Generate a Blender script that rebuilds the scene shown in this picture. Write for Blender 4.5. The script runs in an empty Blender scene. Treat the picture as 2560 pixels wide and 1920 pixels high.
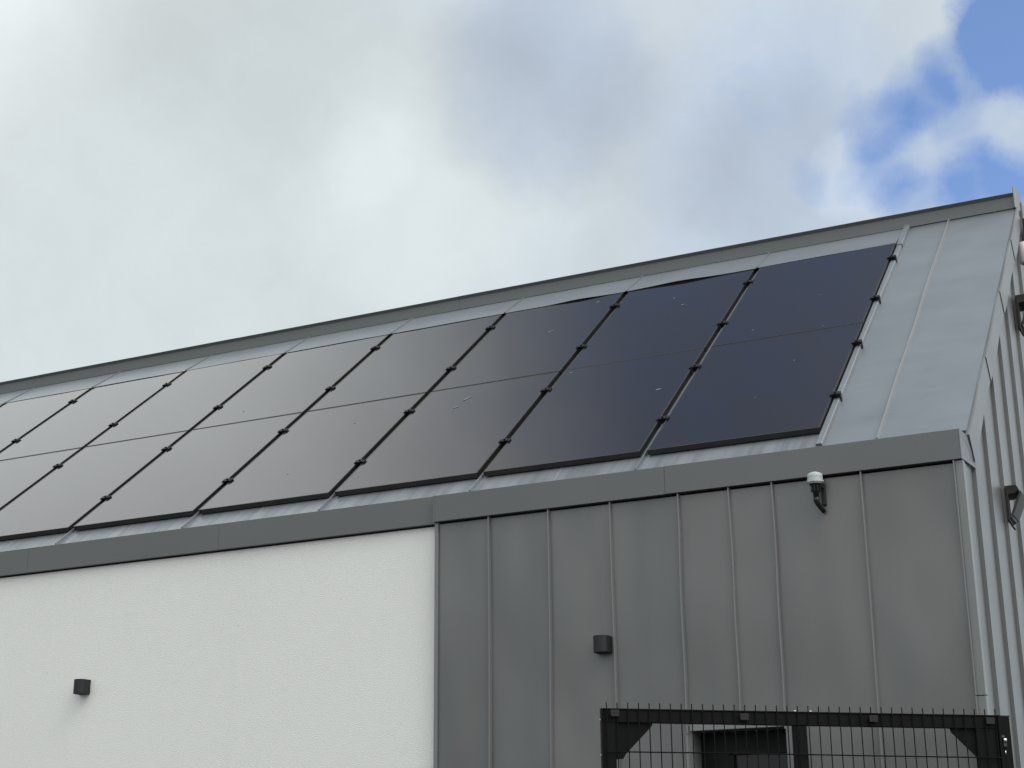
import bpy, bmesh, math, random
from mathutils import Vector, Matrix
random.seed(7)
R = math.radians
scene = bpy.context.scene

# ------------------------------------------------------------------ camera
FPX = 3932.68                                    # focal length for a 2560 px wide picture
CAM = Vector((1.46470, -8.56028, 1.60010))
CR = Vector((0.89630082, 0.44335768, -0.00887695))
CU = Vector((0.14196271, -0.2679151, 0.95292607))
CF = Vector((-0.42010882, 0.85536862, 0.30307278))
cd = bpy.data.cameras.new("camera")
cam = bpy.data.objects.new("camera", cd)
scene.collection.objects.link(cam)
cd.sensor_width = 36.0; cd.lens = FPX / 2560 * 36.0
cd.clip_start = 0.05; cd.clip_end = 3000
m = Matrix((CR, CU, -CF)).transposed().to_4x4()
m.translation = CAM
cam.matrix_world = m
scene.camera = cam

# ------------------------------------------------------------------ exposure
scene.view_settings.view_transform = 'Standard'
scene.view_settings.look = 'None'
scene.view_settings.exposure = 0.0
scene.view_settings.gamma = 1.0
scene.view_settings.use_curve_mapping = False
scene.cycles.max_bounces = 8

# ------------------------------------------------------------------ sun
SUN_AZ, SUN_EL = 108.0, 50.0                     # azimuth clockwise from +y: off to the right, behind thin cloud
sd = bpy.data.lights.new("sun", 'SUN')
sd.energy = 0.9; sd.angle = R(25); sd.color = (1.0, 0.97, 0.93)
sun = bpy.data.objects.new("sun", sd)
scene.collection.objects.link(sun)
sdir = Vector((math.sin(R(SUN_AZ)) * math.cos(R(SUN_EL)), math.cos(R(SUN_AZ)) * math.cos(R(SUN_EL)), math.sin(R(SUN_EL))))
sun.rotation_euler = sdir.to_track_quat('Z', 'Y').to_euler()
sun.location = (5, -15, 20)

# ------------------------------------------------------------------ world: clear Nishita sky behind broken cloud
world = bpy.data.worlds.new("World"); scene.world = world; world.use_nodes = True
wt = world.node_tree; wt.nodes.clear()
def N(tree, t, **kw):
    n = tree.nodes.new(t)
    for k, v in kw.items():
        if k.startswith('i_'):
            key = k[2:]
            key = int(key) if key.isdigit() else key
            n.inputs[key].default_value = v
        else: setattr(n, k, v)
    return n
def sky_world():
    L = wt.links.new
    out = N(wt, 'ShaderNodeOutputWorld')
    sky = N(wt, 'ShaderNodeTexSky', sky_type='NISHITA', sun_disc=False, sun_elevation=R(SUN_EL), sun_rotation=R(SUN_AZ))
    sky.air_density = 1.0; sky.dust_density = 0.2; sky.ozone_density = 4.0
    vm = N(wt, 'ShaderNodeVectorMath', operation='MULTIPLY'); L(sky.outputs[0], vm.inputs[0]); vm.inputs[1].default_value = (.80, .98, 1.25)
    bgs = N(wt, 'ShaderNodeBackground', i_Strength=SKY_STRENGTH); L(vm.outputs[0], bgs.inputs[0])
    tc = N(wt, 'ShaderNodeTexCoord')
    def math_(op, a, b=None, clamp=False):
        n = N(wt, 'ShaderNodeMath', operation=op, use_clamp=clamp)
        for i, v in enumerate((a, b)):
            if v is None: continue
            if isinstance(v, (int, float)): n.inputs[i].default_value = v
            else: L(v, n.inputs[i])
        return n.outputs[0]
    def noise(scale, detail=6, rough=.55, vec=None, off=(0, 0, 0), dist=0.0, stretch=(1, 1, 1)):
        mp = N(wt, 'ShaderNodeMapping'); mp.inputs['Location'].default_value = off; mp.inputs['Scale'].default_value = stretch
        L(vec or tc.outputs['Generated'], mp.inputs[0])
        n = N(wt, 'ShaderNodeTexNoise'); n.inputs['Scale'].default_value = scale
        n.inputs['Detail'].default_value = detail; n.inputs['Roughness'].default_value = rough; n.inputs['Distortion'].default_value = dist
        L(mp.outputs[0], n.inputs['Vector']); return n
    # ragged directions
    wn = noise(16, 8, .6, off=(3.1, 1.7, .4))
    sub = N(wt, 'ShaderNodeVectorMath', operation='SUBTRACT'); L(wn.outputs['Color'], sub.inputs[0]); sub.inputs[1].default_value = (.5, .5, .5)
    scl = N(wt, 'ShaderNodeVectorMath', operation='SCALE'); L(sub.outputs[0], scl.inputs[0]); scl.inputs['Scale'].default_value = .05
    add = N(wt, 'ShaderNodeVectorMath', operation='ADD'); L(tc.outputs['Generated'], add.inputs[0]); L(scl.outputs[0], add.inputs[1])
    nrm = N(wt, 'ShaderNodeVectorMath', operation='NORMALIZE'); L(add.outputs[0], nrm.inputs[0])
    def blob(az, el, r0, r1, w):                 # a soft round patch of sky round a compass direction
        d = (math.sin(R(az)) * math.cos(R(el)), math.cos(R(az)) * math.cos(R(el)), math.sin(R(el)))
        dt = N(wt, 'ShaderNodeVectorMath', operation='DOT_PRODUCT'); L(nrm.outputs[0], dt.inputs[0]); dt.inputs[1].default_value = d
        mr = N(wt, 'ShaderNodeMapRange', interpolation_type='SMOOTHSTEP')
        L(dt.outputs['Value'], mr.inputs['Value'])
        mr.inputs['From Min'].default_value = math.cos(R(r1)); mr.inputs['From Max'].default_value = math.cos(R(r0))
        mr.inputs['To Min'].default_value = 0; mr.inputs['To Max'].default_value = w
        return mr.outputs[0]
    def total(lst, start):
        acc = start
        for b in lst: acc = math_('ADD', acc, blob(*b))
        return acc
    f1 = noise(7, 8, .58, off=(0, 2, 5)).outputs['Fac']
    f2 = noise(24, 9, .62, off=(7, 1, 2), dist=.5).outputs['Fac']
    f3 = noise(2.2, 5, .5, off=(1, 4, 0), stretch=(1, 1, 1.6)).outputs['Fac']
    n1 = math_('MULTIPLY', math_('SUBTRACT', f1, .5), .45)
    n2 = math_('MULTIPLY', math_('SUBTRACT', f2, .5), .75)
    n3 = math_('MULTIPLY', math_('SUBTRACT', f3, .5), .8)
    # clear gaps
    hole = total(HOLES, math_('ADD', math_('ADD', n1, math_('MULTIPLY', n2, .8)), -.10))
    hole = math_('MINIMUM', math_('MAXIMUM', hole, 0.0), .86)
    # cloud brightness
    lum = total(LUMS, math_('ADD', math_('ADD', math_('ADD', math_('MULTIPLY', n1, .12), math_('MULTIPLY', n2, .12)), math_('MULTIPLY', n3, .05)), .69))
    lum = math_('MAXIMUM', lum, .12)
    # tint: thin, blue-shadowed cloud <-> thick, green-white cloud
    tint = total(TINTS, math_('ADD', math_('MULTIPLY', n1, .8), .25))
    tint = math_('MINIMUM', math_('MAXIMUM', tint, 0.0), 1.0)
    mix = N(wt, 'ShaderNodeMix', data_type='RGBA')
    L(tint, mix.inputs['Factor'])
    mix.inputs['A'].default_value = (.925, 1.015, 1.035, 1); mix.inputs['B'].default_value = (.78, .93, 1.18, 1)
    warm = N(wt, 'ShaderNodeMix', data_type='RGBA')         # the brighter cloud round the sun is warmer
    L(total([(125, 40, 25, 95, 1.0), (-66, 42, 6, 27, .6)], 0.0), warm.inputs['Factor']); L(mix.outputs['Result'], warm.inputs['A']); warm.inputs['B'].default_value = (1.0, 1.012, .998, 1)
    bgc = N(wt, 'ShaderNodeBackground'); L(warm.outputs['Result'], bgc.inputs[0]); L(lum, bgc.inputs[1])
    ms = N(wt, 'ShaderNodeMixShader'); L(hole, ms.inputs[0]); L(bgc.outputs[0], ms.inputs[1]); L(bgs.outputs[0], ms.inputs[2])
    L(ms.outputs[0], out.inputs[0])
def px_dir(x, y):                                # compass direction of a place in the photographed sky
    d = CF + CR * ((x - 1280) / FPX) - CU * ((y - 960) / FPX); d.normalize()
    return math.degrees(math.atan2(d.x, d.y)), math.degrees(math.asin(d.z))
def P(x, y, r0, r1, w): return (*px_dir(x, y), r0 / 68.6, r1 / 68.6, w)
SKY_STRENGTH = 0.15
HOLES = [P(2590, 30, 30, 230, .72), P(2450, 20, 0, 130, .42), P(2420, 160, 0, 130, .36), P(2280, 225, 0, 120, .34), P(2345, 285, 0, 110, .22), P(2210, 300, 0, 110, .24),
         P(2210, 420, 0, 120, .46), P(2330, 500, 0, 130, .36), P(2474, 449, 0, 130, .55), P(2062, 449, 0, 80, .22), P(2400, 280, 60, 330, .30),
         P(2550, 305, 0, 110, -.30), P(2288, 388, 0, 70, -.16), P(2103, 405, 0, 80, -.15), P(2250, 60, 40, 170, -.25),
         P(1350, 190, 10, 190, .27), P(1950, 330, 0, 260, .10), P(1650, 260, 0, 280, .06), P(2850, 300, 100, 420, .5), P(600, 400, 300, 1300, -.35),
         (-20, 58, 3, 20, .42), (50, 50, 5, 20, .3)]
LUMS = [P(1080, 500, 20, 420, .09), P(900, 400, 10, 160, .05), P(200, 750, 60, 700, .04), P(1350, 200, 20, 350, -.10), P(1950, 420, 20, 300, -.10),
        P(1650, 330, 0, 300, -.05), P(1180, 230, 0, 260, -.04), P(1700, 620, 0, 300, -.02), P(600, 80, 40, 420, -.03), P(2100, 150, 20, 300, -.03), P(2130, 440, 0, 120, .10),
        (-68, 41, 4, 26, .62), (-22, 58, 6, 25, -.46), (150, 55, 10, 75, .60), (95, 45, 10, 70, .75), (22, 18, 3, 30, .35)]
TINTS = [P(1350, 190, 20, 330, .45), P(1950, 420, 20, 450, .50), P(300, 500, 200, 1000, -.35), P(1000, 450, 50, 450, -.2), P(2050, 80, 20, 330, .2), (-24, 57, 5, 28, .25),
         (-66, 42, 6, 27, -.4), (150, 50, 10, 90, -.5)]
sky_world()

# ------------------------------------------------------------------ materials
def mat(name, col, rough=.5, metal=0.0, spec=.5, var=0.0, vscale=(3, 3, 3), bump=0.0, bscale=40, bdist=.01, can=0.0, streak=0.0, fine=0.0, ior=None, stains=None, can_scale=(2.2, 2.2, .8)):
    mt = bpy.data.materials.new(name); mt.use_nodes = True
    t = mt.node_tree; L = t.links.new
    b = t.nodes['Principled BSDF']
    b.inputs['Base Color'].default_value = (*col, 1); b.inputs['Roughness'].default_value = rough
    b.inputs['Metallic'].default_value = metal; b.inputs['Specular IOR Level'].default_value = spec
    if ior: b.inputs['IOR'].default_value = ior
    tc = N(t, 'ShaderNodeTexCoord')
    def noise(scale, stretch=(1, 1, 1), detail=4, rough_=.55):
        mp = N(t, 'ShaderNodeMapping'); mp.inputs['Scale'].default_value = stretch
        L(tc.outputs['Object'], mp.inputs[0])
        n = N(t, 'ShaderNodeTexNoise'); n.inputs['Scale'].default_value = scale; n.inputs['Detail'].default_value = detail; n.inputs['Roughness'].default_value = rough_
        L(mp.outputs[0], n.inputs['Vector']); return n.outputs['Fac']
    def mul(a, k, o=0.0):
        n = N(t, 'ShaderNodeMath', operation='MULTIPLY_ADD'); L(a, n.inputs[0]); n.inputs[1].default_value = k; n.inputs[2].default_value = o; return n.outputs[0]
    def plus(a, b_):
        n = N(t, 'ShaderNodeMath', operation='ADD'); L(a, n.inputs[0]); L(b_, n.inputs[1]); return n.outputs[0]
    val = None
    if var:
        val = mul(noise(1.0, vscale, 5, .6), var, 1 - var / 2)
    if streak:                                   # fine lines left by rolling the sheet
        s = mul(noise(1.0, (160, 160, 2.5), 3), streak, -streak / 2)
        val = plus(val, s) if val else mul(s, 1, 1)
    if fine:
        s = mul(noise(220, (1, 1, 1), 2), fine, -fine / 2)
        val = plus(val, s) if val else mul(s, 1, 1)
    if stains: val = stains(t, L, tc, val, noise, mul, plus)
    if val:
        vm = N(t, 'ShaderNodeVectorMath', operation='SCALE'); vm.inputs[0].default_value = col; L(val, vm.inputs['Scale'])
        L(vm.outputs[0], b.inputs['Base Color'])
    if rough > .15:
        rr = mul(noise(3.0), .16, rough - .08); L(rr, b.inputs['Roughness'])
    last = None
    if can:
        bp = N(t, 'ShaderNodeBump'); bp.inputs['Strength'].default_value = 1.0; bp.inputs['Distance'].default_value = can
        L(noise(1.0, can_scale, 1, .4), bp.inputs['Height']); last = bp
    if bump:
        bp = N(t, 'ShaderNodeBump'); bp.inputs['Strength'].default_value = bump; bp.inputs['Distance'].default_value = bdist
        L(noise(bscale, detail=3), bp.inputs['Height'])
        if last: L(last.outputs[0], bp.inputs['Normal'])
        last = bp
    if last: L(last.outputs[0], b.inputs['Normal'])
    return mt
def drip_stains(t, L, tc, val, noise, mul, plus):  # rain marks under the lower edge of the panels
    sep = N(t, 'ShaderNodeSeparateXYZ'); L(tc.outputs['Object'], sep.inputs[0])
    mr = N(t, 'ShaderNodeMapRange'); L(sep.outputs['Y'], mr.inputs['Value'])
    mr.inputs['From Min'].default_value = .45; mr.inputs['From Max'].default_value = .25
    mx = N(t, 'ShaderNodeMapRange'); L(sep.outputs['X'], mx.inputs['Value']); mx.inputs['From Min'].default_value = -.80; mx.inputs['From Max'].default_value = -.92
    mk = N(t, 'ShaderNodeMath', operation='MULTIPLY'); L(mr.outputs[0], mk.inputs[0]); L(mx.outputs[0], mk.inputs[1])
    s = noise(1.0, (13, .4, .4), 5, .7)
    rp = N(t, 'ShaderNodeMapRange'); L(s, rp.inputs['Value']); rp.inputs['From Min'].default_value = .40; rp.inputs['From Max'].default_value = .66
    rp.inputs['To Min'].default_value = .12; rp.inputs['To Max'].default_value = -.30
    mm = N(t, 'ShaderNodeMath', operation='MULTIPLY'); L(rp.outputs[0], mm.inputs[0]); L(mk.outputs[0], mm.inputs[1])
    w = mul(noise(1.0, (1.2, 3.0, 3.0), 5, .6), .30, -.15)      # faint clouding of the zinc
    return plus(plus(val, mm.outputs[0]), w)
def wall_stains(t, L, tc, val, noise, mul, plus):
    s = noise(1.0, (5, 5, .7), 4, .65)
    rp = N(t, 'ShaderNodeMapRange'); L(s, rp.inputs['Value']); rp.inputs['From Min'].default_value = .58; rp.inputs['From Max'].default_value = .8
    rp.inputs['To Min'].default_value = 0; rp.inputs['To Max'].default_value = -.035
    v = plus(val, rp.outputs[0])
    s2 = noise(14.0, (1, 1, 1), 2, .5)
    rp = N(t, 'ShaderNodeMapRange'); L(s2, rp.inputs['Value']); rp.inputs['From Min'].default_value = .74; rp.inputs['From Max'].default_value = .80
    rp.inputs['To Min'].default_value = 0; rp.inputs['To Max'].default_value = -.12
    return plus(v, rp.outputs[0])
ZINC = (.153, .157, .155)
M = {
 'zinc_wall': mat('zinc wall', ZINC, .38, .42, .5, var=.17, vscale=(1.6, 1.6, 1.1), can=.07, streak=.07, fine=.05),
 'zinc_gable': mat('zinc gable', (.152, .158, .162), .43, .45, .5, var=.14, vscale=(1.3, 1.3, .7), can=.012, streak=.05, fine=.05),
 'zinc_fascia': mat('zinc fascia', (.125, .131, .132), .45, .2, .5, var=.14, vscale=(.8, .8, .8), can=.012, fine=.05, can_scale=(1.2, 1.2, 1.2)),
 'zinc_seam': mat('zinc seam', (.186, .193, .194), .42, .25, .5, var=.1),
 'zinc_roof': mat('zinc roof', (.200, .220, .242), .38, .3, .5, var=.12, vscale=(1.4, 1.4, 1.4), can=.02, fine=.06, stains=drip_stains, can_scale=(2.4, 1.6, 1.6)),
 'roof_fold_highlight': mat('highlighted zinc fold', (.275, .29, .305), .36, .3, .5, var=.2, vscale=(6, 6, 6)),  # paler than the roof sheet: seam highlight put into the colour
 'render': mat('white render', (.765, .775, .755), .9, 0, .2, var=.08, vscale=(.9, .9, .9), bump=.8, bscale=150, bdist=.005, fine=.05, stains=wall_stains),
 'glass': mat('panel glass', (.0095, .0088, .0135), .05, 0, .5, ior=1.78),
 'frame': mat('black anodised frame', (.075, .072, .068), .34, .9, .5),
 'clamp': mat('black clamp', (.006, .006, .007), .5, .2, .4),
 'lamp': mat('dark grey lamp', (.016, .018, .0195), .55, 0, .35),
 'fence': mat('black powder coat', (.0042, .0045, .005), .6, 0, .12, bump=.15, bscale=300, bdist=.001),
 'clip': mat('black plastic clip', (.018, .018, .018), .65, 0, .3),
 'bolt': mat('bright bolt', (.62, .62, .62), .3, 1.0, .5),
 'blackplastic': mat('black plastic', (.012, .012, .013), .5, 0, .4),
 'flood': mat('grey floodlight face', (.048, .054, .054), .5, .1, .3),
 'white': mat('white plastic', (.78, .78, .77), .4, 0, .5),
 'windowframe': mat('black window frame', (.005, .005, .006), .5, 0, .2),
 'winglass': mat('window glass', (.008, .012, .015), .06, 0, .35),
 'dark': mat('dark shade strip and lens', (.045, .045, .045), .8, 0, .2),  # dark tone for the painted eaves shade, also on the lamp lenses
 'dropping': mat('dried bird dropping', (.22, .22, .21), .85, 0, .2, var=.5, vscale=(60, 60, 60)),
 'ground': mat('asphalt', (.085, .085, .085), .9, 0, .2, var=.3, vscale=(.5, .5, .5), bump=.4, bscale=120, bdist=.005),
}
M['glass'].node_tree.nodes['Principled BSDF'].inputs['Specular Tint'].default_value = (1.0, .960, .985, 1)
def translucent():
    mt = bpy.data.materials.new('clear ribbed cap'); mt.use_nodes = True
    b = mt.node_tree.nodes['Principled BSDF']
    b.inputs['Base Color'].default_value = (.60, .64, .65, 1); b.inputs['Roughness'].default_value = .22
    b.inputs['Transmission Weight'].default_value = .35; b.inputs['IOR'].default_value = 1.3
    return mt
M['cap'] = translucent()

# ------------------------------------------------------------------ mesh helpers
class MB:
    def __init__(s): s.bm = bmesh.new()
    def poly(s, pts):
        vs = [s.bm.verts.new(p) for p in pts]; return s.bm.faces.new(vs)
    def prism(s, pts, d):                        # closed solid: polygon swept by vector d
        d = Vector(d); a = [s.bm.verts.new(Vector(p)) for p in pts]; b = [s.bm.verts.new(Vector(p) + d) for p in pts]
        n = len(pts); s.bm.faces.new(a[::-1]); s.bm.faces.new(b)
        for i in range(n): s.bm.faces.new((a[i], a[(i + 1) % n], b[(i + 1) % n], b[i]))
    def box(s, x0, x1, y0, y1, z0, z1, T=None):
        c = [Vector((x, y, z)) for x in (x0, x1) for y in (y0, y1) for z in (z0, z1)]
        if T: c = [T(p) for p in c]
        v = [s.bm.verts.new(p) for p in c]
        for f in ((0, 1, 3, 2), (4, 6, 7, 5), (0, 4, 5, 1), (2, 3, 7, 6), (0, 2, 6, 4), (1, 5, 7, 3)): s.bm.faces.new([v[i] for i in f])
    def tube(s, pts, rad, n=12, cap=True):       # round bar along a polyline; rad number or list
        pts = [Vector(p) for p in pts]; rings = []
        if not isinstance(rad, (list, tuple)): rad = [rad] * len(pts)
        up = None
        for i, p in enumerate(pts):
            d = (pts[min(i + 1, len(pts) - 1)] - pts[max(i - 1, 0)]).normalized()
            if up is None: up = d.orthogonal().normalized()
            up = (up - d * up.dot(d)).normalized(); q = d.cross(up)
            rings.append([s.bm.verts.new(p + (up * math.cos(2 * math.pi * k / n) + q * math.sin(2 * math.pi * k / n)) * rad[i]) for k in range(n)])
        for a, b in zip(rings, rings[1:]):
            for k in range(n): s.bm.faces.new((a[k], a[(k + 1) % n], b[(k + 1) % n], b[k])).smooth = n > 6
        if cap: s.bm.faces.new(rings[0][::-1]); s.bm.faces.new(rings[-1])
    def build(s, name, material, parent=None, bevel=0.0):
        bmesh.ops.recalc_face_normals(s.bm, faces=s.bm.faces[:])
        me = bpy.data.meshes.new(name); s.bm.to_mesh(me); s.bm.free(); me.materials.append(material)
        o = bpy.data.objects.new(name, me); scene.collection.objects.link(o)
        if parent:
            o.parent = parent; o.matrix_parent_inverse = parent_inv(parent)
        if bevel:
            b = o.modifiers.new('bevel', 'BEVEL'); b.width = bevel; b.segments = 2; b.limit_method = 'ANGLE'; b.angle_limit = R(40)
        return o
def parent_inv(p):                               # meshes are written in world coordinates
    mm = Matrix.Identity(4); q = p
    while q: mm = q.matrix_basis @ mm if q.parent is None else q.matrix_parent_inverse @ q.matrix_basis @ mm; q = q.parent
    return mm.inverted()
def tag(o, label=None, cat=None, group=None, kind=None):
    if label: o['label'] = label
    if cat: o['category'] = cat
    if group: o['group'] = group
    if kind: o['kind'] = kind
    return o
def empty(name, loc=(0, 0, 0)):
    o = bpy.data.objects.new(name, None); scene.collection.objects.link(o); o.location = loc; o.empty_display_size = .1; return o

# ------------------------------------------------------------------ roof coordinates: x, v up the slope, k above the panel glass
S = 0.6806619
CS, SN = math.cos(S), math.sin(S)
def RV(x, v, k=0.0): return Vector((x, .33 + v * CS - k * SN, 4.177 + v * SN + k * CS))
RT = lambda p: RV(p.x, p.y, p.z)                 # for MB.box(T=RT): x, v, k
def k_of(y, z): return -(y - .33) * SN + (z - 4.177) * CS
XL = -15.0                                       # far (left) end of the building
APEX_Y = 3.75; BACK_Y = 7.50

# ------------------------------------------------------------------ ground
g = MB(); g.poly([(-400, -400, 0), (400, -400, 0), (400, 400, 0), (-400, 400, 0)])
tag(g.build('ground', M['ground']), kind='structure')

# ------------------------------------------------------------------ the building
B = empty('zinc_clad_building')
tag(B, 'grey zinc and white rendered building with a pitched standing seam roof', 'building')
def seam_line(mb, x, y, z0, z1, dep=.024, wd=.008):
    # folded seam standing off a wall that faces -y, hand-formed so not quite straight
    n = 16; pr = random.uniform(-.5, .5)
    def off(t): return .0035 * math.sin(3.1 * t + pr * 7) + .002 * math.sin(11 * t + pr * 3)
    ring = []
    for i in range(n + 1):
        t = i / n; z = z0 + (z1 - z0) * t; xx = x + off(t)
        ring.append([mb.bm.verts.new(p) for p in ((xx - wd * .8, y, z), (xx - wd / 2, y - dep, z), (xx + wd / 2, y - dep, z), (xx + wd * .8, y, z))])
    for a, b in zip(ring, ring[1:]):
        for k in range(4): mb.bm.faces.new((a[k], a[(k + 1) % 4], b[(k + 1) % 4], b[k]))
    mb.bm.faces.new(ring[0]); mb.bm.faces.new(ring[-1][::-1])
# front zinc wall with window opening x -1.634..-1.083, top 2.41
WX0, WX1, WZ0, WZ1 = -1.634, -1.083, .35, 2.412
w = MB()
w.box(-3.275, WX0, 0, .12, 0, 3.777); w.box(WX1, -.002, 0, .12, 0, 3.777)
w.box(WX0, WX1, 0, .12, WZ1, 3.777); w.box(WX0, WX1, 0, .12, 0, WZ0)
front = w.build('front_wall', M['zinc_wall'], B)
for x in (-2.905, -2.495, -2.079, -1.649, -1.335, -1.078, -.559):
    s_ = MB()
    if x == -1.335: seam_line(s_, x, 0.0005, 2.452, 3.788)
    elif x in (-1.649, -1.078): seam_line(s_, x, 0.0005, 2.40, 3.788)
    else: seam_line(s_, x, 0.0005, .02, 3.788)
    s_.build('wall_seam', M['zinc_seam'], front)
for x in (-1.655, -1.073):
    s_ = MB(); seam_line(s_, x, 0.0005, .02, 2.398, dep=.016, wd=.012); s_.build('wall_seam', M['zinc_seam'], front)
t = MB(); t.box(-3.275, -.002, .05, .12, 3.778, 3.788); t.build('eaves_shade_strip', M['dark'], B)  # dark strip added as the shade below the fascia overhang
# edge trim between the zinc and the render
t = MB(); t.box(-3.287, -3.276, -.012, .06, 0, 3.787); t.box(-3.287, -3.262, -.014, -.002, 0, 3.787)
t.build('edge_trim', M['zinc_seam'], B, .0015)
# render wall
t = MB(); t.box(XL, -3.288, .04, .16, 0, 3.776); t.build('render_wall', M['render'], B)
t = MB(); t.box(XL, -3.29, .07, .16, 3.777, 3.79); t.build('eaves_shade_strip', M['dark'], B)  # same dark strip over the render, painting the soft eaves shade
# corner post
c = MB()
c.box(-.048, -.040, -.030, .0, 2.52, 3.788); c.box(-.040, .004, -.016, .0, 2.52, 3.788); c.box(.0, .004, .0, .04, 2.52, 3.788)
c.build('corner_trim', M['zinc_seam'], B, .0015)
c = MB()
c.box(-.050, -.041, -.028, .0, 0, 2.516); c.box(-.041, .002, -.013, .0, 0, 2.516); c.box(.0, .003, .0, .04, 0, 2.516)
c.build('corner_trim', M['zinc_seam'], B, .0015)
# gable wall: x = 0 plane, profile up to the underside of the roof
KR = -.045                                       # zinc surface of the roof
def roof_z(y, k): return 4.177 + ((y if y < APEX_Y else 2 * APEX_Y - y) - .33) * math.tan(S) + k / CS
gb = MB()
prof = [(0, .12, 0), (0, .12, roof_z(.12, -.12)), (0, APEX_Y, roof_z(APEX_Y, -.12)), (0, BACK_Y, roof_z(BACK_Y, -.12)), (0, BACK_Y, 0)]
gb.prism(prof, (-.12, 0, 0)); gb.box(-.0015, .0, 0.0005, .1205, 0, 3.8)
gable = gb.build('gable_wall', M['zinc_gable'], B)
ys = [.272 + .4965 * i for i in range(16)]
for y in ys:
    if y > BACK_Y - .1: break
    s_ = MB(); z1 = roof_z(y, -.10)
    n = 14; ph = random.uniform(0, 6)
    ring = []
    for i in range(n + 1):
        tt = i / n; z = .02 + (z1 - .02) * tt; yy = y + .003 * math.sin(4 * tt + ph)
        ring.append([s_.bm.verts.new(p) for p in ((.0005, yy - .005, z), (.021, yy - .0035, z), (.021, yy + .0035, z), (.0005, yy + .005, z))])
    for a, b in zip(ring, ring[1:]):
        for k in range(4): s_.bm.faces.new((a[k], a[(k + 1) % 4], b[(k + 1) % 4], b[k]))
    s_.bm.faces.new(ring[0]); s_.bm.faces.new(ring[-1][::-1])
    s_.build('wall_seam', M['zinc_gable'], gable)
# far gable and back wall
t = MB(); t.prism([(XL, .16, 0), (XL, .16, roof_z(.16, -.12)), (XL, APEX_Y, roof_z(APEX_Y, -.12)), (XL, BACK_Y, roof_z(BACK_Y, -.12)), (XL, BACK_Y, 0)], (.12, 0, 0))
t.build('gable_wall', M['zinc_gable'], B)
t = MB(); t.box(XL + .12, -.12, BACK_Y - .12, BACK_Y, 0, roof_z(BACK_Y, -.2)); t.build('back_wall', M['render'], B)
# window in the recess
wn = MB()
F0, F1 = .10, .16
wn.box(WX0, WX1, .155, .19, 2.285, WZ1); wn.box(WX0, WX0 + .20, .155, .19, WZ0, 2.285); wn.box(WX1 - .025, WX1, .155, .19, WZ0, 2.285)
wn.box(WX0 + .20, WX1 - .025, .155, .19, WZ0, WZ0 + .06)
wn.box(WX0 + .17, WX0 + .195, .14, .155, WZ0, 2.30); wn.box(WX0 + .17, WX1, .14, .155, 2.285, 2.31)
# reveals
win = wn.build('window', M['windowframe'], B)
t = MB(); t.box(WX0 - .001, WX0 + .004, .004, .1395, WZ0, WZ1 - .001); t.build('window_reveal', M['zinc_seam'], B)
pn = MB(); pn.box(WX0 + .20, WX1 - .025, .17, .18, WZ0 + .06, 2.285); pn.build('pane', M['winglass'], win)
t = MB(); t.box(WX0 - .004, WX1 + .06, -.012, -.0, WZ1 + .002, WZ1 + .036); t.build('window_head_flashing', M['zinc_seam'], B, .001)
t = MB(); t.box(WX1 + .003, WX1 + .052, -.018, .0, .02, WZ1 + .001); t.build('window_jamb_flashing', M['zinc_gable'], B, .001)

# eaves fascia / gutter
def fascia(x0, x1, yf, z0, z1, tilt=0.0, name='fascia'):
    f_ = MB()
    f_.box(x0, x1, yf, yf + .012, z0, z1)                       # front sheet
    f_.box(x0, x1, yf + .012, yf + .030, z1 - .012, z1 - .002)  # folded top hem
    f_.box(x0, x1, yf + .012, .16, z0 + .002, z0 + .010)        # soffit under the gutter
    return f_.build(name, M['zinc_fascia'], B, .0018)
fascia(-1.722, -.0015, -.035, 3.790, 3.960)
fascia(-3.276, -1.7235, -.0362, 3.788, 3.958)
fascia(-4.980, -3.290, .0035, 3.785, 3.966)
fascia(-6.679, -4.9815, .0050, 3.785, 3.967)
fascia(-8.38, -6.6805, .0038, 3.785, 3.966)
for i in range(4): fascia(max(-10.08 - 1.7 * i, XL), -8.3815 - 1.7 * i, .005 - .001 * (i % 2), 3.785, 3.966)
t = MB(); t.box(-3.2885, -3.2765, -.035, .02, 3.787, 3.959); t.build('fascia_end', M['zinc_fascia'], B)
t = MB(); t.box(XL, -.002, .10, .118, 3.79, 3.94); t.build('gutter_back', M['zinc_roof'], B)
# gutter end plate on the gable side
t = MB(); t.prism([(-.001, -.035, 3.790), (.019, .270, 3.800), (.019, .200, 3.862), (.014, .120, 3.952), (-.001, -.035, 3.961)], (.0045, 0, 0))
t.build('gutter_end', M['zinc_gable'], B, .001)

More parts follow.
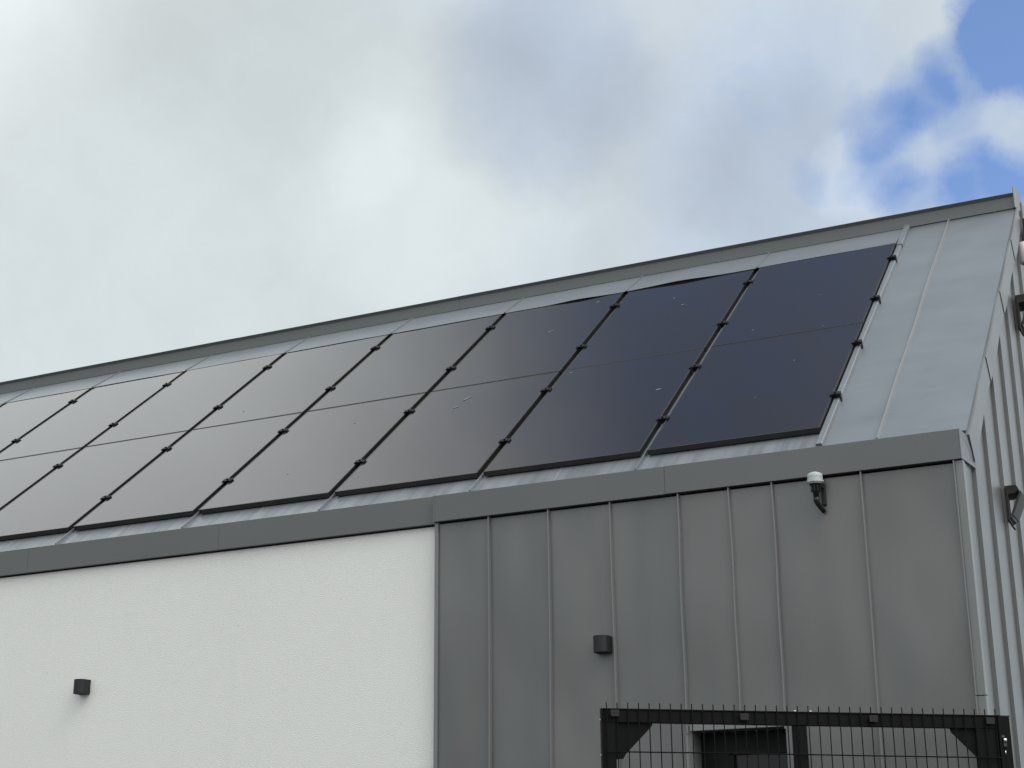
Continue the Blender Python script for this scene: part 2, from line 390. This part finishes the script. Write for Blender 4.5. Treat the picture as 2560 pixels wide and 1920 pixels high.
# roof: zinc sheet on the front slope, plain back slope
rf = MB()
VTOP = (APEX_Y - .33) / CS
rf.box(XL, .006, -.215, VTOP - .05, -.10, KR, RT)
roof = rf.build('roof', M['zinc_roof'], B)
rb = MB()
def BT(p): q = RV(p.x, p.y, p.z); return Vector((q.x, 2 * APEX_Y - q.y, q.z))
rb.box(XL, .006, -.24, VTOP - .05, -.10, KR, BT); rb.build('back_roof', M['zinc_roof'], B)
def roof_seam(x, v0, v1, k0=KR - .0005, h=.03, wd=.008, wav=.003, m_='zinc_roof', name='roof_seam'):
    s_ = MB(); n = 26; ph = random.uniform(0, 6); ring = []
    for i in range(n + 1):
        tt = i / n; v = v0 + (v1 - v0) * tt
        xx = x + wav * math.sin(5 * tt + ph) + wav * .5 * math.sin(14 * tt + ph * 2)
        ring.append([s_.bm.verts.new(RV(a, v, k)) for a, k in ((xx - wd, k0), (xx - wd / 2, k0 + h), (xx + wd / 2, k0 + h), (xx + wd, k0))])
    for a, b in zip(ring, ring[1:]):
        for k in range(4): s_.bm.faces.new((a[k], a[(k + 1) % 4], b[(k + 1) % 4], b[k]))
    s_.bm.faces.new(ring[0]); s_.bm.faces.new(ring[-1][::-1])
    return s_.build(name, M[m_], roof)
roof_seam(-.505, -.21, 3.96, h=.024, wd=.0065, wav=.006, m_='roof_fold_highlight')
PITCH, PW, PH = 1.15, 1.1011, 3.485
NCOL = 9
gapx = [-.867 - PITCH * i for i in range(NCOL)]         # right edge of each column
for i in range(1, NCOL + 2):
    roof_seam(-.867 - PITCH * i + .024, -.21, 3.47, h=.022, wd=.007, wav=.001)
for i in range(1, NCOL): roof_seam(-.867 - PITCH * i - .55, -.21, .3, h=.003, wd=.010, wav=.001)
# wide batten to the right of the last panel column
def batten(x0, x1, v0, v1, ktop):
    s_ = MB(); n = 24; ring = []
    for i in range(n + 1):
        tt = i / n; v = v0 + (v1 - v0) * tt; d = .002 * math.sin(9 * tt) + .0015 * math.sin(23 * tt + 1)
        ring.append([s_.bm.verts.new(RV(a, v, k)) for a, k in ((x0, KR + .0005), (x0, ktop), (x1 + d, ktop + .001), (x1 + .005 + d, ktop - .004), (x1 + .008 + d, KR + .0005))])
    for a, b in zip(ring, ring[1:]):
        for k in range(5): s_.bm.faces.new((a[k], a[(k + 1) % 5], b[(k + 1) % 5], b[k]))
    s_.bm.faces.new(ring[0]); s_.bm.faces.new(ring[-1][::-1])
    return s_
batten(-.858, -.828, -.20, 3.478, -.018).build('batten', M['zinc_roof'], roof)
batten(-.862, -.824, 3.480, 3.99, -.012).build('batten', M['zinc_roof'], roof)
# flashing tray between the panels and the ridge, one sheet per column
for i in range(NCOL + 1):
    x1 = gapx[0] + .003 if i == 0 else -.867 - PITCH * i + .024
    x0 = -.867 - PITCH * (i + 1) + .026
    s_ = MB(); n = 24; lift = {1: .012, 2: .010}.get(i, .0015)
    ra, rbm = [], []
    for j in range(n + 1):
        tt = j / n; x = x0 + (x1 - x0) * tt
        kk = .003 + lift * math.exp(-((tt - (.62 if i == 2 else .42)) / .2) ** 2) + .0006 * math.sin(12 * tt)
        vv = PH - .012 + .004 * math.sin(5 * tt + i)
        ra.append([s_.bm.verts.new(RV(x, vv, kk)), s_.bm.verts.new(RV(x, 4.0, -.038)), s_.bm.verts.new(RV(x, 4.0, -.0415)), s_.bm.verts.new(RV(x, vv, kk - .0025))])
    for a, b in zip(ra, ra[1:]):
        for k in range(4): s_.bm.faces.new((a[k], a[(k + 1) % 4], b[(k + 1) % 4], b[k]))
    s_.bm.faces.new(ra[0]); s_.bm.faces.new(ra[-1][::-1])
    s_.build('roof_flashing', M['zinc_roof'], roof)
    s_ = MB()                                       # its folded joint
    s_.prism([RV(x0 - .007, PH - .01, .002), RV(x0 + .003, PH - .01, .002), RV(x0 + .003, 4.0, -.039), RV(x0 - .007, 4.0, -.039)], RV(0, 0, .012) - RV(0, 0, 0))
    s_.build('roof_seam', M['zinc_roof'], roof)
# upturned back edge of the roof sheets under the coping (right of the panels)
t = MB(); t.prism([RV(-.81, 3.955, KR + .0005), RV(-.81, 3.985, KR + .012), RV(-.81, 4.0, KR + .0005)], (.80, 0, 0)); t.build('roof_upstand', M['zinc_roof'], roof)

# ridge coping
CY = 3.43
def coping(x0, x1, dy, dz):
    c_ = MB(); y = CY + dy
    c_.prism([(x0, y, 6.646 + dz), (x0, y - .001, 6.744 + dz), (x0, y - .028, 6.7655 + dz), (x0, y - .027, 6.767 + dz), (x0, APEX_Y, 6.89 + dz),
              (x0, 2 * APEX_Y - y + .02, 6.77 + dz), (x0, 2 * APEX_Y - y, 6.642 + dz), (x0, 2 * APEX_Y - y - .02, 6.70 + dz), (x0, y + .02, 6.70 + dz)], (x1 - x0, 0, 0))
    return c_.build('ridge_coping', M['zinc_fascia'], B)
xs = [0.004, -2.42, -4.957, -7.43, -9.95, -12.4, XL]
for i in range(len(xs) - 1): coping(xs[i + 1] + .0015, xs[i], (.001 if i % 2 else 0), (.0012 if i % 2 else 0))
t = MB(); t.prism([(.005, CY - .028, 6.645), (.005, CY - .028, 6.815), (.005, CY + .06, 6.858), (.005, APEX_Y, 6.915), (.005, 2 * APEX_Y - CY, 6.83), (.005, 2 * APEX_Y - CY, 6.60), (.005, APEX_Y, 6.745), (.005, CY + .14, 6.672)], (.006, 0, 0))
t.build('coping_end', M['zinc_gable'], B, .001)

# barge boards up the gable edge, each lapping over the next one down
vs = [-.300, .850, 2.030, 3.160, 3.985]
for i in range(4):
    v0, v1 = vs[i], vs[i + 1]; b_ = MB(); n = 10; ring = []
    for j in range(n + 1):
        tt = j / n; v = v0 + (v1 - v0) * tt + (.004 if j == 0 else -.001 if j == n else 0)
        xo = .029 - .005 * min(1, tt * 1.3) + .003 * math.sin(3.1 * tt * 2)   # lower end kicks out over the piece below
        sag = .004 * math.sin(math.pi * tt)
        ring.append([b_.bm.verts.new(RV(a, v, k)) for a, k in ((.004, KR + .0005), (xo - .009, -.036 - sag), (xo, -.038 - sag), (xo + .001, -.205), (xo - .006, -.207), (.0015, -.17), (.0015, -.11))])
    m_ = len(ring[0])
    for a, c2 in zip(ring, ring[1:]):
        for k in range(m_): b_.bm.faces.new((a[k], a[(k + 1) % m_], c2[(k + 1) % m_], c2[k]))
    b_.bm.faces.new(ring[0]); b_.bm.faces.new(ring[-1][::-1])
    b_.build('barge_board', M['zinc_gable'], B)
t = MB(); t.box(.0015, .026, -.24, VTOP - .45, -.20, -.04, BT); t.build('barge_board', M['zinc_gable'], B)

# ------------------------------------------------------------------ solar panels
ORD = ['first', 'second', 'third', 'fourth', 'fifth', 'sixth', 'seventh', 'eighth', 'ninth']
PHH = (PH - .010) / 2
def panel_meshes():
    f_ = MB(); bw = .009
    for (x0, x1, v0, v1) in ((-PW, 0, 0, bw), (-PW, 0, PHH - bw, PHH), (-PW, -PW + bw, bw, PHH - bw), (-bw, 0, bw, PHH - bw)):
        f_.box(x0, x1, v0, v1, -.036, 0)
    fo = f_.build('frame', M['frame'], None, .0012)
    g_ = MB(); g_.box(-PW + bw, -bw, bw, PHH - bw, -.006, -.0012)
    go = g_.build('glass', M['glass'])
    return fo, go
pf, pg = panel_meshes()
roofm = Matrix.Rotation(S, 4, 'X')
first = True
spots = {  # bird droppings: column, row -> (x, v, length, width, angle)
 (2, 0): [(-3.827, 1.461, .085, .016, .9), (-3.866, 1.303, .05, .016, .3)], (2, 1): [(-3.593, 2.74, .05, .012, .6), (-3.356, 3.325, .05, .008, 1.3)],
 (1, 0): [(-2.18, 1.035, .05, .018, .2), (-3.046, 1.66, .03, .01, 0)], (1, 1): [(-2.476, 2.845, .03, .012, .4), (-2.60, 3.05, .018, .01, 1)],
 (0, 0): [(-1.40, .62, .01, .006, 0), (-1.25, 1.2, .012, .006, 1)], (0, 1): [(-1.157, 1.80, .014, .008, 0), (-1.7, 1.95, .014, .012, 0), (-1.3, 2.5, .016, .005, .3)],
 (3, 0): [(-4.75, 1.30, .014, .01, .5), (-4.9, .45, .012, .01, .5)], (4, 1): [(-6.2, 2.0, .012, .01, .5)]}
def splat(mb, x, v, ln, wd, an):
    n = 14; pts = []
    for i in range(n):
        a = 2 * math.pi * i / n; r_ = 1 + random.uniform(-.4, .35)
        du, dv = ln / 2 * math.cos(a) * r_, wd / 2 * math.sin(a) * r_
        pts.append(RV(x + du * math.cos(an) - dv * math.sin(an), v + du * math.sin(an) + dv * math.cos(an), .0006))
    mb.prism(pts, RV(0, 0, .0012) - RV(0, 0, 0))
for i in range(NCOL):
    for row in (0, 1):
        v0 = row * (PHH + .010)
        e = empty('solar_panel', RV(gapx[i], v0, 0))
        e.matrix_basis = Matrix.Translation(RV(gapx[i], v0, 0)) @ roofm @ Matrix.Rotation(R(random.uniform(-.07, .07)), 4, 'X') @ Matrix.Rotation(R(random.uniform(-.05, .05)), 4, 'Y')
        col = 'at the right-hand end' if i == 0 else '%s column from the right-hand end' % ORD[i]
        tag(e, '%s row black solar panel, %s of the array' % ('upper' if row else 'lower', col), 'solar panel', 'solar panels on the zinc roof')
        for src in (pf, pg):
            o = src if first else src.copy()
            if not first: scene.collection.objects.link(o)
            o.parent = e
        first = False
        if (i, row) in spots:
            for sp in spots[(i, row)]:
                s_ = MB(); splat(s_, *sp); s_.build('bird_dropping', M['dropping'], e)
for x, v, ln, wd, a in ((-3.50, 3.70, .05, .022, .4), (-3.05, 3.68, .012, .01, 0)):
    s_ = MB(); n_ = 12
    s_.prism([RV(x + ln / 2 * math.cos(2 * math.pi * q / n_) * random.uniform(.6, 1.3), v + wd / 2 * math.sin(2 * math.pi * q / n_) * random.uniform(.6, 1.3), -.016) for q in range(n_)], RV(0, 0, .003) - RV(0, 0, 0))
    s_.build('bird_dropping', M['dropping'], roof)

# ------------------------------------------------------------------ clamps in the gaps between the columns
def clamp(end):
    c_ = MB()
    x0 = -.032 if end else -.040; x1 = .034 if end else .040
    T = lambda p: p
    c_.box(x0, x1, -.016, .016, .001, .007)                  # jaw over the frames
    c_.box(x0, x0 + .010, -.022, .022, .001, .011); 
    if not end: c_.box(x1 - .010, x1, -.022, .022, .001, .011)
    else:
        c_.box(x1 - .004, x1, -.016, .016, -.055, .009); c_.box(.004, x1, -.020, .020, -.01, .012)
    c_.box(-.017, .017, -.014, .014, -.050, .006)            # body in the gap
    c_.box(-.022, .022, -.020, .020, .007, .013)
    a = c_.build('clamp_body', M['clamp'])
    b = MB(); b.tube([(0, 0, .013), (0, 0, .022)], .008, 10); bb = b.build('bolt', M['clamp'])
    return a, bb
VN = ['bottom', 'second from bottom', 'second from top', 'top']
mid = clamp(False); endc = clamp(True)
used = set()
for i in range(NCOL):
    for j, v in enumerate((.477, 1.363, 2.217, 3.123)):
        xx = gapx[i] + (.018 if i == 0 else .0245)
        e = empty('panel_clamp'); e.matrix_basis = Matrix.Translation(RV(xx, v + random.uniform(-.006, .006), 0)) @ roofm
        if i == 0: lab = 'black end clamp on the right edge of the panel array, %s of four' % VN[j]
        else: lab = 'black clamp, %s gap from the right, %s of four' % (ORD[i - 1], VN[j])
        tag(e, lab, 'clamp', 'black clamps holding the solar panels')
        src = endc if i == 0 else mid
        for o in src:
            if o.name in used:
                o = o.copy(); scene.collection.objects.link(o)
            used.add(o.name); o.parent = e

# ------------------------------------------------------------------ wall lamps
def wall_lamp(x, z, y, label):
    e = empty('wall_lamp', (x, y, z)); tag(e, label, 'wall lamp', 'dark grey wall lamps')
    W_, st, rd, h = .045, .058, .036, .049
    pts = [(-W_, 0), (-W_, -st)] + [(-W_ * math.cos(math.pi * k / 20), -st - rd * math.sin(math.pi * k / 20)) for k in range(1, 20)] + [(W_, -st), (W_, 0)]
    b_ = MB(); b_.prism([(x + a, y + c, z - h) for a, c in pts], (0, 0, 2 * h)); b_.build('lamp_body', M['lamp'], e, .0015)
    b_ = MB(); q = [(x + a * .84, y + c * .9 - .004, z - h - .0015) for a, c in pts]; b_.prism(q, (0, 0, .0012)); b_.build('lens', M['dark'], e)
    b_ = MB(); b_.box(x - .036, x + .036, y - .0, y + .003, z - .045, z + .045); b_.build('back_plate', M['blackplastic'], e)
    return e
wall_lamp(-6.083, 2.930, .04, 'dark grey curved wall lamp mounted on the white rendered wall')
wall_lamp(-2.148, 2.934, 0, 'dark grey curved wall lamp mounted on the grey zinc wall')

# ------------------------------------------------------------------ light sensor under the fascia
sx, sy, sz = -.803, -.085, 3.735
e = empty('light_sensor', (sx, sy, sz)); tag(e, 'small sensor with clear ribbed cap on a black elbow below the fascia', 'light sensor')
b_ = MB(); b_.tube([(sx, sy, sz + .001), (sx, sy, sz + .006), (sx, sy, sz + .030), (sx, sy, sz + .032), (sx, sy, sz + .053), (sx, sy, sz + .061), (sx, sy, sz + .067)], [.0465, .047, .043, .0435, .041, .024, .006], 28)
b_.build('cap', M['cap'], e)
b_ = MB(); b_.tube([(sx, sy, sz - .004), (sx, sy, sz + .004), (sx, sy, sz + .030)], [.036, .036, .030], 24); b_.build('cap_base', M['white'], e)
b_ = MB(); b_.tube([(sx, sy, sz - .001), (sx, sy, sz - .012), (sx, sy, sz - .014), (sx, sy, sz - .05), (sx, sy, sz - .053), (sx, sy, sz - .085)], [.034, .032, .025, .022, .016, .015], 20)
for k in range(8):
    a = math.pi * k / 4; b_.box(sx + .024 * math.cos(a) - .003, sx + .024 * math.cos(a) + .003, sy + .024 * math.sin(a) - .003, sy + .024 * math.sin(a) + .003, sz - .048, sz - .014)
b_.build('sensor_body', M['blackplastic'], e)
b_ = MB(); b_.tube([(sx, sy, sz - .08), (sx, sy + .003, sz - .098), (sx + .004, sy + .014, sz - .116), (sx + .012, sy + .040, sz - .134), (sx + .020, sy + .070, sz - .150)], [.017, .017, .015, .014, .013], 16)
b_.build('conduit_elbow', M['blackplastic'], e)
b_ = MB(); b_.box(sx + .012, sx + .036, -.022, -.0, sz - .115, sz + .01); b_.box(sx + .016, sx + .032, sy, -.02, sz - .022, sz - .006); b_.build('bracket', M['blackplastic'], e, .003)

# ------------------------------------------------------------------ floodlights on the gable
def floodlight(y, z, sc, label):
    e = empty('floodlight', (0, y, z)); tag(e, label, 'floodlight', 'black floodlights on the gable wall')
    q = lambda a: a * sc
    b_ = MB()
    b_.prism([(.0225, y, z - q(.01)), (.0225 + q(.018), y, z - q(.01)), (.0225 + q(.016), y, z - q(.225)), (.0225, y, z - q(.215))], (0, q(.055), 0))   # wall plate
    b_.prism([(.0225, y, z), (.0225 + q(.070), y + .004, z + .002), (.0225 + q(.082), y + .006, z - q(.028)), (.0225 + q(.060), y + .006, z - q(.050)), (.0225, y, z - q(.058))], (0, q(.17), 0))
    b_.prism([(.0225, y + .004, z - q(.20)), (.0225 + q(.030), y + .004, z - q(.19)), (.0225 + q(.030), y + .004, z - q(.205)), (.0225, y + .004, z - q(.225))], (0, q(.16), 0))
    b_.build('wall_bracket', M['blackplastic'], e, .003)
    top = Vector((.024 + q(.081), y + q(.028), z - q(.032))); bot = Vector((.024 + q(.016), y + q(.028), z - q(.179)))
    up = (top - bot).normalized(); nr = Vector((up.z, 0, -up.x))                               # outward, downward
    b_ = MB(); b_.prism([bot, top, top + nr * q(.012), bot + nr * q(.012)], (0, q(.22), 0)); b_.build('housing', M['flood'], e, .002)
    b_ = MB(); a = bot + nr * q(.0125) + up * .006; c2 = top + nr * q(.0125) - up * .006
    b_.prism([p + Vector((0, .006, 0)) for p in (a, c2, c2 + nr * .0015, a + nr * .0015)], (0, q(.22) - .012, 0)); b_.build('lens', M['flood'], e)
    b_ = MB(); b_.tube([(.035, y + .03, z - q(.21)), (.040, y + .035, z - q(.245)), (.050, y + .075, z - q(.262))], .006, 8); b_.build('cable', M['blackplastic'], e)
floodlight(1.232, 3.910, 1.0, 'lower black floodlight on the gable wall, tilted downwards')
floodlight(2.700, 5.660, 1.15, 'upper black floodlight on the gable wall below the white detector')
e = empty('motion_detector', (.03, 3.32, 6.22)); tag(e, 'white detector housing high on the gable wall near the ridge', 'detector')
b_ = MB(); b_.tube([(.055, 3.36, 6.14), (.055, 3.36, 6.15), (.055, 3.36, 6.30), (.055, 3.36, 6.31)], [.044, .050, .050, .040], 20); b_.build('detector_housing', M['white'], e)
b_ = MB(); b_.box(.0335, .055, 3.34, 3.38, 6.07, 6.14); b_.build('bracket', M['blackplastic'], e)
e = empty('junction_box', (.03, 3.5, 6.5)); tag(e, 'small black box on the gable wall just under the coping', 'junction box')
b_ = MB(); b_.box(.0335, .075, 3.56, 3.75, 6.45, 6.60); b_.build('box_body', M['blackplastic'], e, .004)
b_ = MB(); b_.box(.0755, .079, 3.565, 3.745, 6.455, 6.595); b_.build('lid', M['blackplastic'], e, .003)

# ------------------------------------------------------------------ mesh fence gate
TH = R(31.8)
FA = Vector((-1.54475, -1.44523, 2.40726))
fd = Vector((math.cos(TH), math.sin(TH), 0)); fn = Vector((math.sin(TH), -math.cos(TH), 0))   # along; towards the camera
SAG = -.0164
def FT(p): return FA + fd * p.x + fn * p.y + Vector((0, 0, p.z + SAG * p.x))                   # x along, y towards camera, z below the top
G = empty('mesh_gate', (FA.x, FA.y, 0)); tag(G, 'black welded mesh gate with spiked wire tips and triangular corner plates', 'gate')
ZB = -2.30
def fpart(name, boxes, m_='fence', bev=.002):
    b_ = MB()
    for bx in boxes: b_.box(*bx, T=FT)
    return b_.build(name, M[m_], G, bev)
fpart('top_rail', [(-.012, 1.955, -.045, -.006, -.066, .0), (-.012, 1.955, -.006, .0, -.006, .0)])
fpart('stile', [(-.014, .050, -.045, -.007, ZB, -.067)])
fpart('stile', [(1.845, 1.953, -.045, -.007, ZB, -.067)])
fpart('centre_bar', [(.926, .992, -.047, -.010, ZB, -.067)])
fpart('bottom_rail', [(.051, .925, -.045, -.008, ZB, ZB + .06), (.993, 1.844, -.045, -.008, ZB, ZB + .06)])
fpart('edge_angle', [(-.020, -.0145, -.045, .004, ZB, .001)])
fpart('edge_angle', [(1.9535, 1.966, -.045, .004, ZB, .001)])
for (pts) in ([(.051, -.067), (.233, -.067), (.228, -.082), (.100, -.212), (.085, -.236), (.051, -.240)],
              [(1.8445, -.067), (1.716, -.067), (1.722, -.085), (1.838, -.200), (1.8445, -.215)]):
    b_ = MB(); b_.prism([FT(Vector((a, -.030, c))) for a, c in pts], fn * .008); b_.build('corner_plate', M['fence'], G)
wires = [.005 + .0512 * i for i in range(39)]
WSP = (1.943 - .005) / 37
wires = [.005 + WSP * i for i in range(38)]
for x in wires:
    b_ = MB(); b_.tube([FT(Vector((x + random.uniform(-.0007, .0007), .002, .027 + random.uniform(-.001, .001)))), FT(Vector((x, .002, ZB + .02)))], .0030, 6)
    b_.build('upright_wire', M['fence'], G)
for k in range(11):
    z = -.2065 - .2 * k
    b_ = MB(); b_.tube([FT(Vector((.0, .0075, z))), FT(Vector((.65, .0075, z + .002))), FT(Vector((1.3, .0075, z))), FT(Vector((1.956, .0075, z)))], .0032, 6); b_.build('cross_wire', M['fence'], G)
for x, z in ((.045, -.025), (.680, -.032), (1.322, -.030), (1.912, -.030)):
    b_ = MB(); b_.box(x - .021, x + .021, .004, .017, z - .016, z + .016, T=FT); b_.build('wire_clip', M['clip'], G, .002)
for x, z in ((-.021, -.055), (-.021, -.222)):
    b_ = MB(); b_.tube([FT(Vector((x - .004, -.02, z))), FT(Vector((x, -.02, z)))], .006, 8); b_.build('bolt', M['bolt'], G)
for x in (1.018, .940):
    b_ = MB(); b_.tube([FT(Vector((x, -.02, .0005))), FT(Vector((x, -.02, .006)))], .007, 8); b_.build('bolt', M['bolt'], G)
# gate post with hinge, behind the right-hand end
PO = empty('gate_post', FT(Vector((2.0, -.06, -2.37)))); PO.location.z = 0
tag(PO, 'square black steel gate post with bright hinge bolts beside the gable', 'gate post')
b_ = MB(); b_.box(1.972, 2.028, -.085, -.03, -2.34, -.004, T=FT); b_.build('post', M['fence'], PO, .003)
b_ = MB(); b_.box(1.970, 2.030, -.087, -.028, -.004, .002, T=FT); b_.build('post_cap', M['clip'], PO, .001)
b_ = MB(); b_.tube([FT(Vector((1.985, -.012, -.112))), FT(Vector((1.985, -.012, -.128)))], .011, 12); b_.build('hinge_bolt', M['bolt'], PO)
b_ = MB(); b_.box(1.968, 1.986, -.028, -.008, -.108, -.096, T=FT); b_.box(1.978, 1.995, -.028, -.012, -.150, -.131, T=FT); b_.build('hinge', M['flood'], PO)
b_ = MB(); b_.tube([FT(Vector((1.986, -.018, -.170))), FT(Vector((1.986, -.018, -.188)))], .0035, 8); b_.build('hinge_bolt', M['bolt'], PO)
